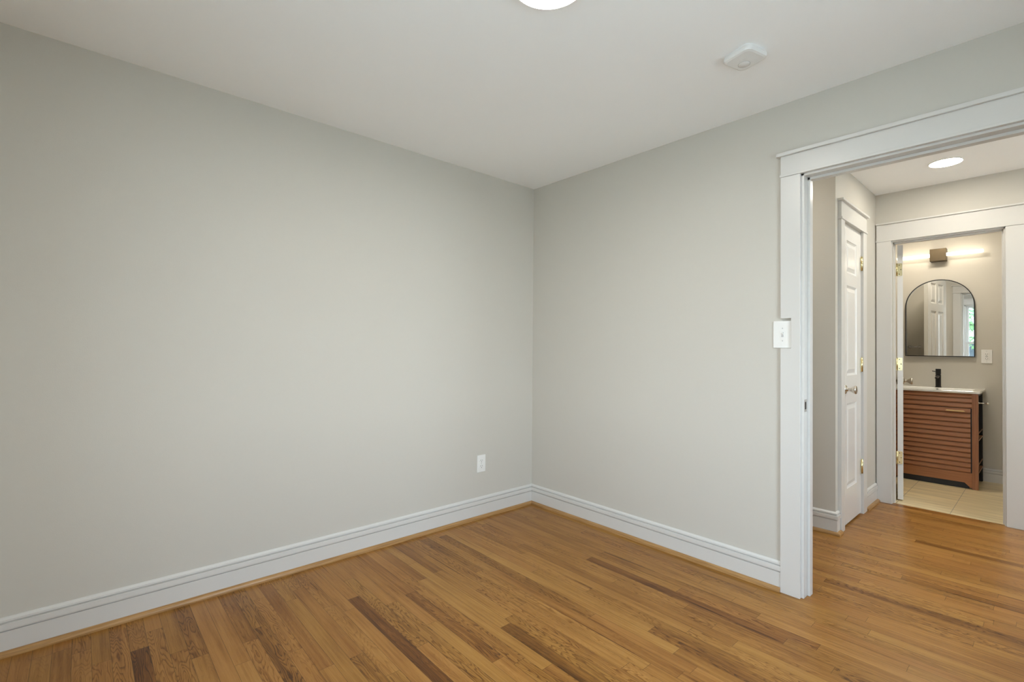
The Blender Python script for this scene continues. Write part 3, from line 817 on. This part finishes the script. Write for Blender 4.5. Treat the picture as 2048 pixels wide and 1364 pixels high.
for z, nm, th in ((0.418, 'side_shelf', 0.010), (0.140, 'side_shelf', 0.010), (0.480, 'side_rail', 0.005), (0.208, 'side_rail', 0.005)):
    mb = MB()
    if nm == 'side_shelf': mb.box(V0 + 0.035, V1 - 0.003, VR + 0.002, VR + 0.075, z - th / 2, z + th / 2)
    else: mb.box(V0 + 0.035, V1 - 0.035, VR + 0.002, VR + 0.008, z - th / 2, z + th / 2)
    mb.build(nm, WALNUT_X, va)
mb = MB(); mb.box(V0 + 0.035, V1 - 0.035, VR + 0.002, VR + 0.075, VT - 0.02, VT); mb.build('side_top', BLACKP, va)
# ceramic top with sunken basin
def sink_top():
    mb = MB()
    xa, xb, ya, yb, zt, th = V0 - 0.018, BX - 0.002, VR - 0.012, VL + 0.012, 0.845, 0.020
    bx0, bx1, by0, by1 = V0 + 0.03, V1 - 0.125, ya + 0.055, yb - 0.055
    def rr(x0, x1, y0_, y1_, r, z, n=6):
        out = []
        for cx_, cy_, s0 in ((x1 - r, y1_ - r, 0), (x0 + r, y1_ - r, 90), (x0 + r, y0_ + r, 180), (x1 - r, y0_ + r, 270)):
            for q in range(n + 1):
                an = math.radians(s0 + 90 * q / n); out.append((cx_ + r * math.cos(an), cy_ + r * math.sin(an), z))
        return out
    rings = [rr(bx0 + .02, bx1 - .02, by0 + .02, by1 - .02, 0.04, zt - 0.13), rr(xa + .01, xb, ya + .01, yb - .01, 0.002, zt - 0.13)]
    rings = [rr(xa + 0.002, xb, ya + 0.002, yb - 0.002, 0.002, zt - th), rr(xa, xb, ya, yb, 0.003, zt - th + 0.002), rr(xa, xb, ya, yb, 0.003, zt - 0.002), rr(xa + 0.002, xb - 0.002, ya + 0.002, yb - 0.002, 0.003, zt),
             rr(bx0, bx1, by0, by1, 0.035, zt), rr(bx0 + .008, bx1 - .008, by0 + .008, by1 - .008, 0.033, zt - 0.006), rr(bx0 + .018, bx1 - .018, by0 + .02, by1 - .02, 0.03, zt - 0.05),
             rr(bx0 + .05, bx1 - .05, by0 + .06, by1 - .06, 0.03, zt - 0.085), rr(bx0 + .13, bx1 - .13, by0 + .2, by1 - .2, 0.02, zt - 0.09)]
    mb.loft(rings, True, True, smooth=False)
    return mb, bx1, zt
mb, bxe, zt_ = sink_top()
top = mb.build('sink_top', CERAMIC, va, label='white ceramic sink top')
MB().lathe((bxe - 0.0135, -1.947, zt_ - 0.022), (-1, 0, 0.15), [(0, 0.011), (0.002, 0.011), (0.0025, 0.001)], 16).build('overflow_hole', DARK, top)

# faucet
fa = thing('faucet', (3.515, -1.947, 0.845), 'black single-hole faucet standing behind the basin', 'faucet')
MB().lathe((0, 0, 0), (0, 0, 1), [(0, 0.024), (0.006, 0.024), (0.009, 0.0205), (0.118, 0.0205), (0.121, 0.018), (0.124, 0.018), (0.126, 0.0205), (0.172, 0.0205), (0.176, 0.019), (0.176, 0.001)], 28).build('faucet_body', BLACKM, fa)
mb = MB()
rings = []
for t, rx, rz in ((0, .013, .011), (0.06, .013, .010), (0.105, .012, .008), (0.118, .010, .006)):
    rings.append([(-0.01 - t, rx * math.cos(2 * PI * k / 16), 0.106 - t * 0.12 + rz * math.sin(2 * PI * k / 16)) for k in range(16)])
mb.loft(rings); mb.build('spout', BLACKM, fa)
mb = MB(); mb.lathe((0, 0.015, 0.150), (0.25, 1, 0.1), [(0, 0.004), (0.03, 0.0035), (0.032, 0.002)], 12); mb.build('lever', BLACKM, fa)

# chrome roll holder on the vanity side
tp = thing('toilet_paper_holder', (V0 + 0.012, VR, 0.748), 'thin chrome rod with round end sticking out of the vanity side', 'paper holder')
MB().lathe((0, 0, 0), (0, -1, 0), [(0, 0.010), (0.004, 0.010), (0.005, 0.0045), (0.050, 0.0045), (0.0505, 0.0075), (0.055, 0.0105), (0.061, 0.0105), (0.066, 0.007), (0.067, 0.001)], 16).build('rod', CHROME, tp)

# ------------------------------------------------------------------ arched mirror
MY, MR, MZ0, MZ1 = -1.9445, 0.2525, 1.138, 1.882
mi = thing('arched_mirror', (BX - 0.012, MY, 0), 'arched wall mirror with thin black frame above the vanity', 'mirror', rotz=math.radians(0.66))
def arch(r, z0_, n=40):
    zc = MZ1 - MR
    return [(-r, z0_)] + [(-r * math.cos(PI * k / n), zc + r * math.sin(PI * k / n)) for k in range(n + 1)] + [(r, z0_)]
mb = MB(); mb.extrude(arch(MR - 0.003, MZ0 + 0.003), 0, -0.006, 0.0); mb.build('mirror_glass', MIRROR, mi)
mb = MB(); a0 = arch(MR, MZ0); a1 = arch(MR - 0.007, MZ0 + 0.007)
rings = [[(x, *p) for p in a] for x, a in ((0.004, a0), (-0.016, a0), (-0.016, a1), (0.004, a1))]
n = len(a0)
vv = [p for r in rings for p in r]
ff = [(i * n + j, i * n + (j + 1) % n, ((i + 1) % 4) * n + (j + 1) % n, ((i + 1) % 4) * n + j) for i in range(4) for j in range(n)]
mb.add(vv, ff); mb.build('mirror_frame', BLACKM, mi)

# ------------------------------------------------------------------ vanity light bar
vl = thing('vanity_light', (BX, -1.946, 2.114), 'lit horizontal tube light with square bronze mount above the mirror', 'wall light')
mb = MB(); mb.box(-0.082, -0.0005, -0.060, 0.060, -0.058, 0.060); mb.build('mounting_box', BRONZE, vl, bevel=0.002)
for s in (1, -1):
    MB().lathe((-0.060, s * 0.0605, 0), (0, s, 0), [(0, 0.0155), (0.247, 0.0155), (0.251, 0.013), (0.252, 0.001)], 24).build('light_tube', LENS_TUBE, vl, label='glowing white tube')


# ------------------------------------------------------------------ towel bar (seen in the mirror)
tb = thing('towel_bar', (HXB, -1.60, 1.237), 'chrome towel bar reflected at the lower edge of the mirror', 'towel bar')
for y in (-0.045, 0.045):
    MB().lathe((0, y, 0), (1, 0, 0), [(0, 0.020), (0.006, 0.020), (0.009, 0.008), (0.050, 0.008), (0.056, 0.011), (0.066, 0.011), (0.070, 0.004)], 16).build('post', CHROME, tb)
MB().lathe((0.058, -0.07, 0), (0, 1, 0), [(0, 0.006), (0.14, 0.006)], 12).build('bar', CHROME, tb)

# ------------------------------------------------------------------ outside, behind the window
BOUNCE_GROUND = mat('pale_bounce_ground', (0.42, 0.42, 0.38), rough=0.9, var=0.3, vscale=2)  # ground colour made pale so it bounces light up to the ceiling
SIDING = mat('white_siding', (0.72, 0.73, 0.74), rough=0.6)
ROOFM = mat('grey_shingles', (0.16, 0.17, 0.19), rough=0.9, var=0.2, vscale=6)
BARK = mat('bark', (0.10, 0.07, 0.05), rough=0.9, var=0.3, vscale=8)
LEAFM = mat('tree_leaves', (0.07, 0.16, 0.05), rough=0.6, var=0.4, vscale=3)
PANE2 = mat('dark_window_glass', (0.03, 0.04, 0.05), rough=0.05)
m = MB(); m.box(-45, 12, -30, 20, -0.7, -0.6); m.build('ground_outside', BOUNCE_GROUND, **st('ground outside the window, made pale to bounce light in', 'ground'))
ho = thing('neighbour_house', (-22, -1.0, -0.6), 'white clapboard house beyond the window, seen in the mirror', 'house')
mb = MB(); mb.box(-3, 3, -5, 5, 0, 3.0)
for i in range(15): mb.box(3.0, 3.03, -5, 5, i * 0.2, i * 0.2 + 0.17)
mb.build('siding_wall', SIDING, ho)
mb = MB(); mb.add([(-3.4, -5.4, 2.9), (3.4, -5.4, 2.9), (0, -5.4, 5.0), (-3.4, 5.4, 2.9), (3.4, 5.4, 2.9), (0, 5.4, 5.0)], [(0, 1, 2), (3, 5, 4), (0, 3, 4, 1), (1, 4, 5, 2), (0, 2, 5, 3)])
mb.build('roof', ROOFM, ho)
for y in (-3, 0, 3):
    mb = MB(); mb.box(3.02, 3.06, y - 0.5, y + 0.5, 1.0, 2.2); fr_ = mb.build('window_frame', TRIM, ho)
    mb = MB(); mb.box(3.05, 3.07, y - 0.42, y + 0.42, 1.08, 2.12); mb.build('window_pane', PANE2, fr_)
rnd = random.Random(3)
for (tx, ty, hgt) in ((-11.5, -0.2, 5.5), (-15.5, 4.6, 6.0)):
    tr = thing('tree', (tx, ty, -0.6), 'leafy tree %s outside the window, seen in the mirror' % ('nearer the house front' if ty < 0 else 'further along the lawn'), 'tree', group='trees outside the window')
    MB().lathe((0, 0, 0), (0, 0, 1), [(0, 0.16), (1.2, 0.12), (3.0, 0.08), (hgt - 1, 0.03)], 10).build('trunk', BARK, tr)
    mb = MB()
    for i in range(3200):
        while True:
            p = Vector((rnd.uniform(-1, 1), rnd.uniform(-1, 1), rnd.uniform(-1, 1)))
            if p.length < 1: break
        p = Vector((p.x * 2.0, p.y * 2.0, hgt * 0.62 + p.z * hgt * 0.34))
        a, b2 = Vector((rnd.gauss(0, 1), rnd.gauss(0, 1), rnd.gauss(0, 1))).normalized(), Vector((rnd.gauss(0, 1), rnd.gauss(0, 1), rnd.gauss(0, 1))).normalized()
        b2 = a.cross(b2).normalized(); l_ = rnd.uniform(0.06, 0.12)
        mb.add([p - a * l_, p + b2 * l_ * 0.45, p + a * l_, p - b2 * l_ * 0.45], [(0, 1, 2, 3)])
    me = bpy.data.meshes.new('foliage'); me.from_pydata(mb.v, [], mb.f); me.materials.append(LEAFM)
    o = bpy.data.objects.new('foliage', me); C.objects.link(o); o.parent = tr
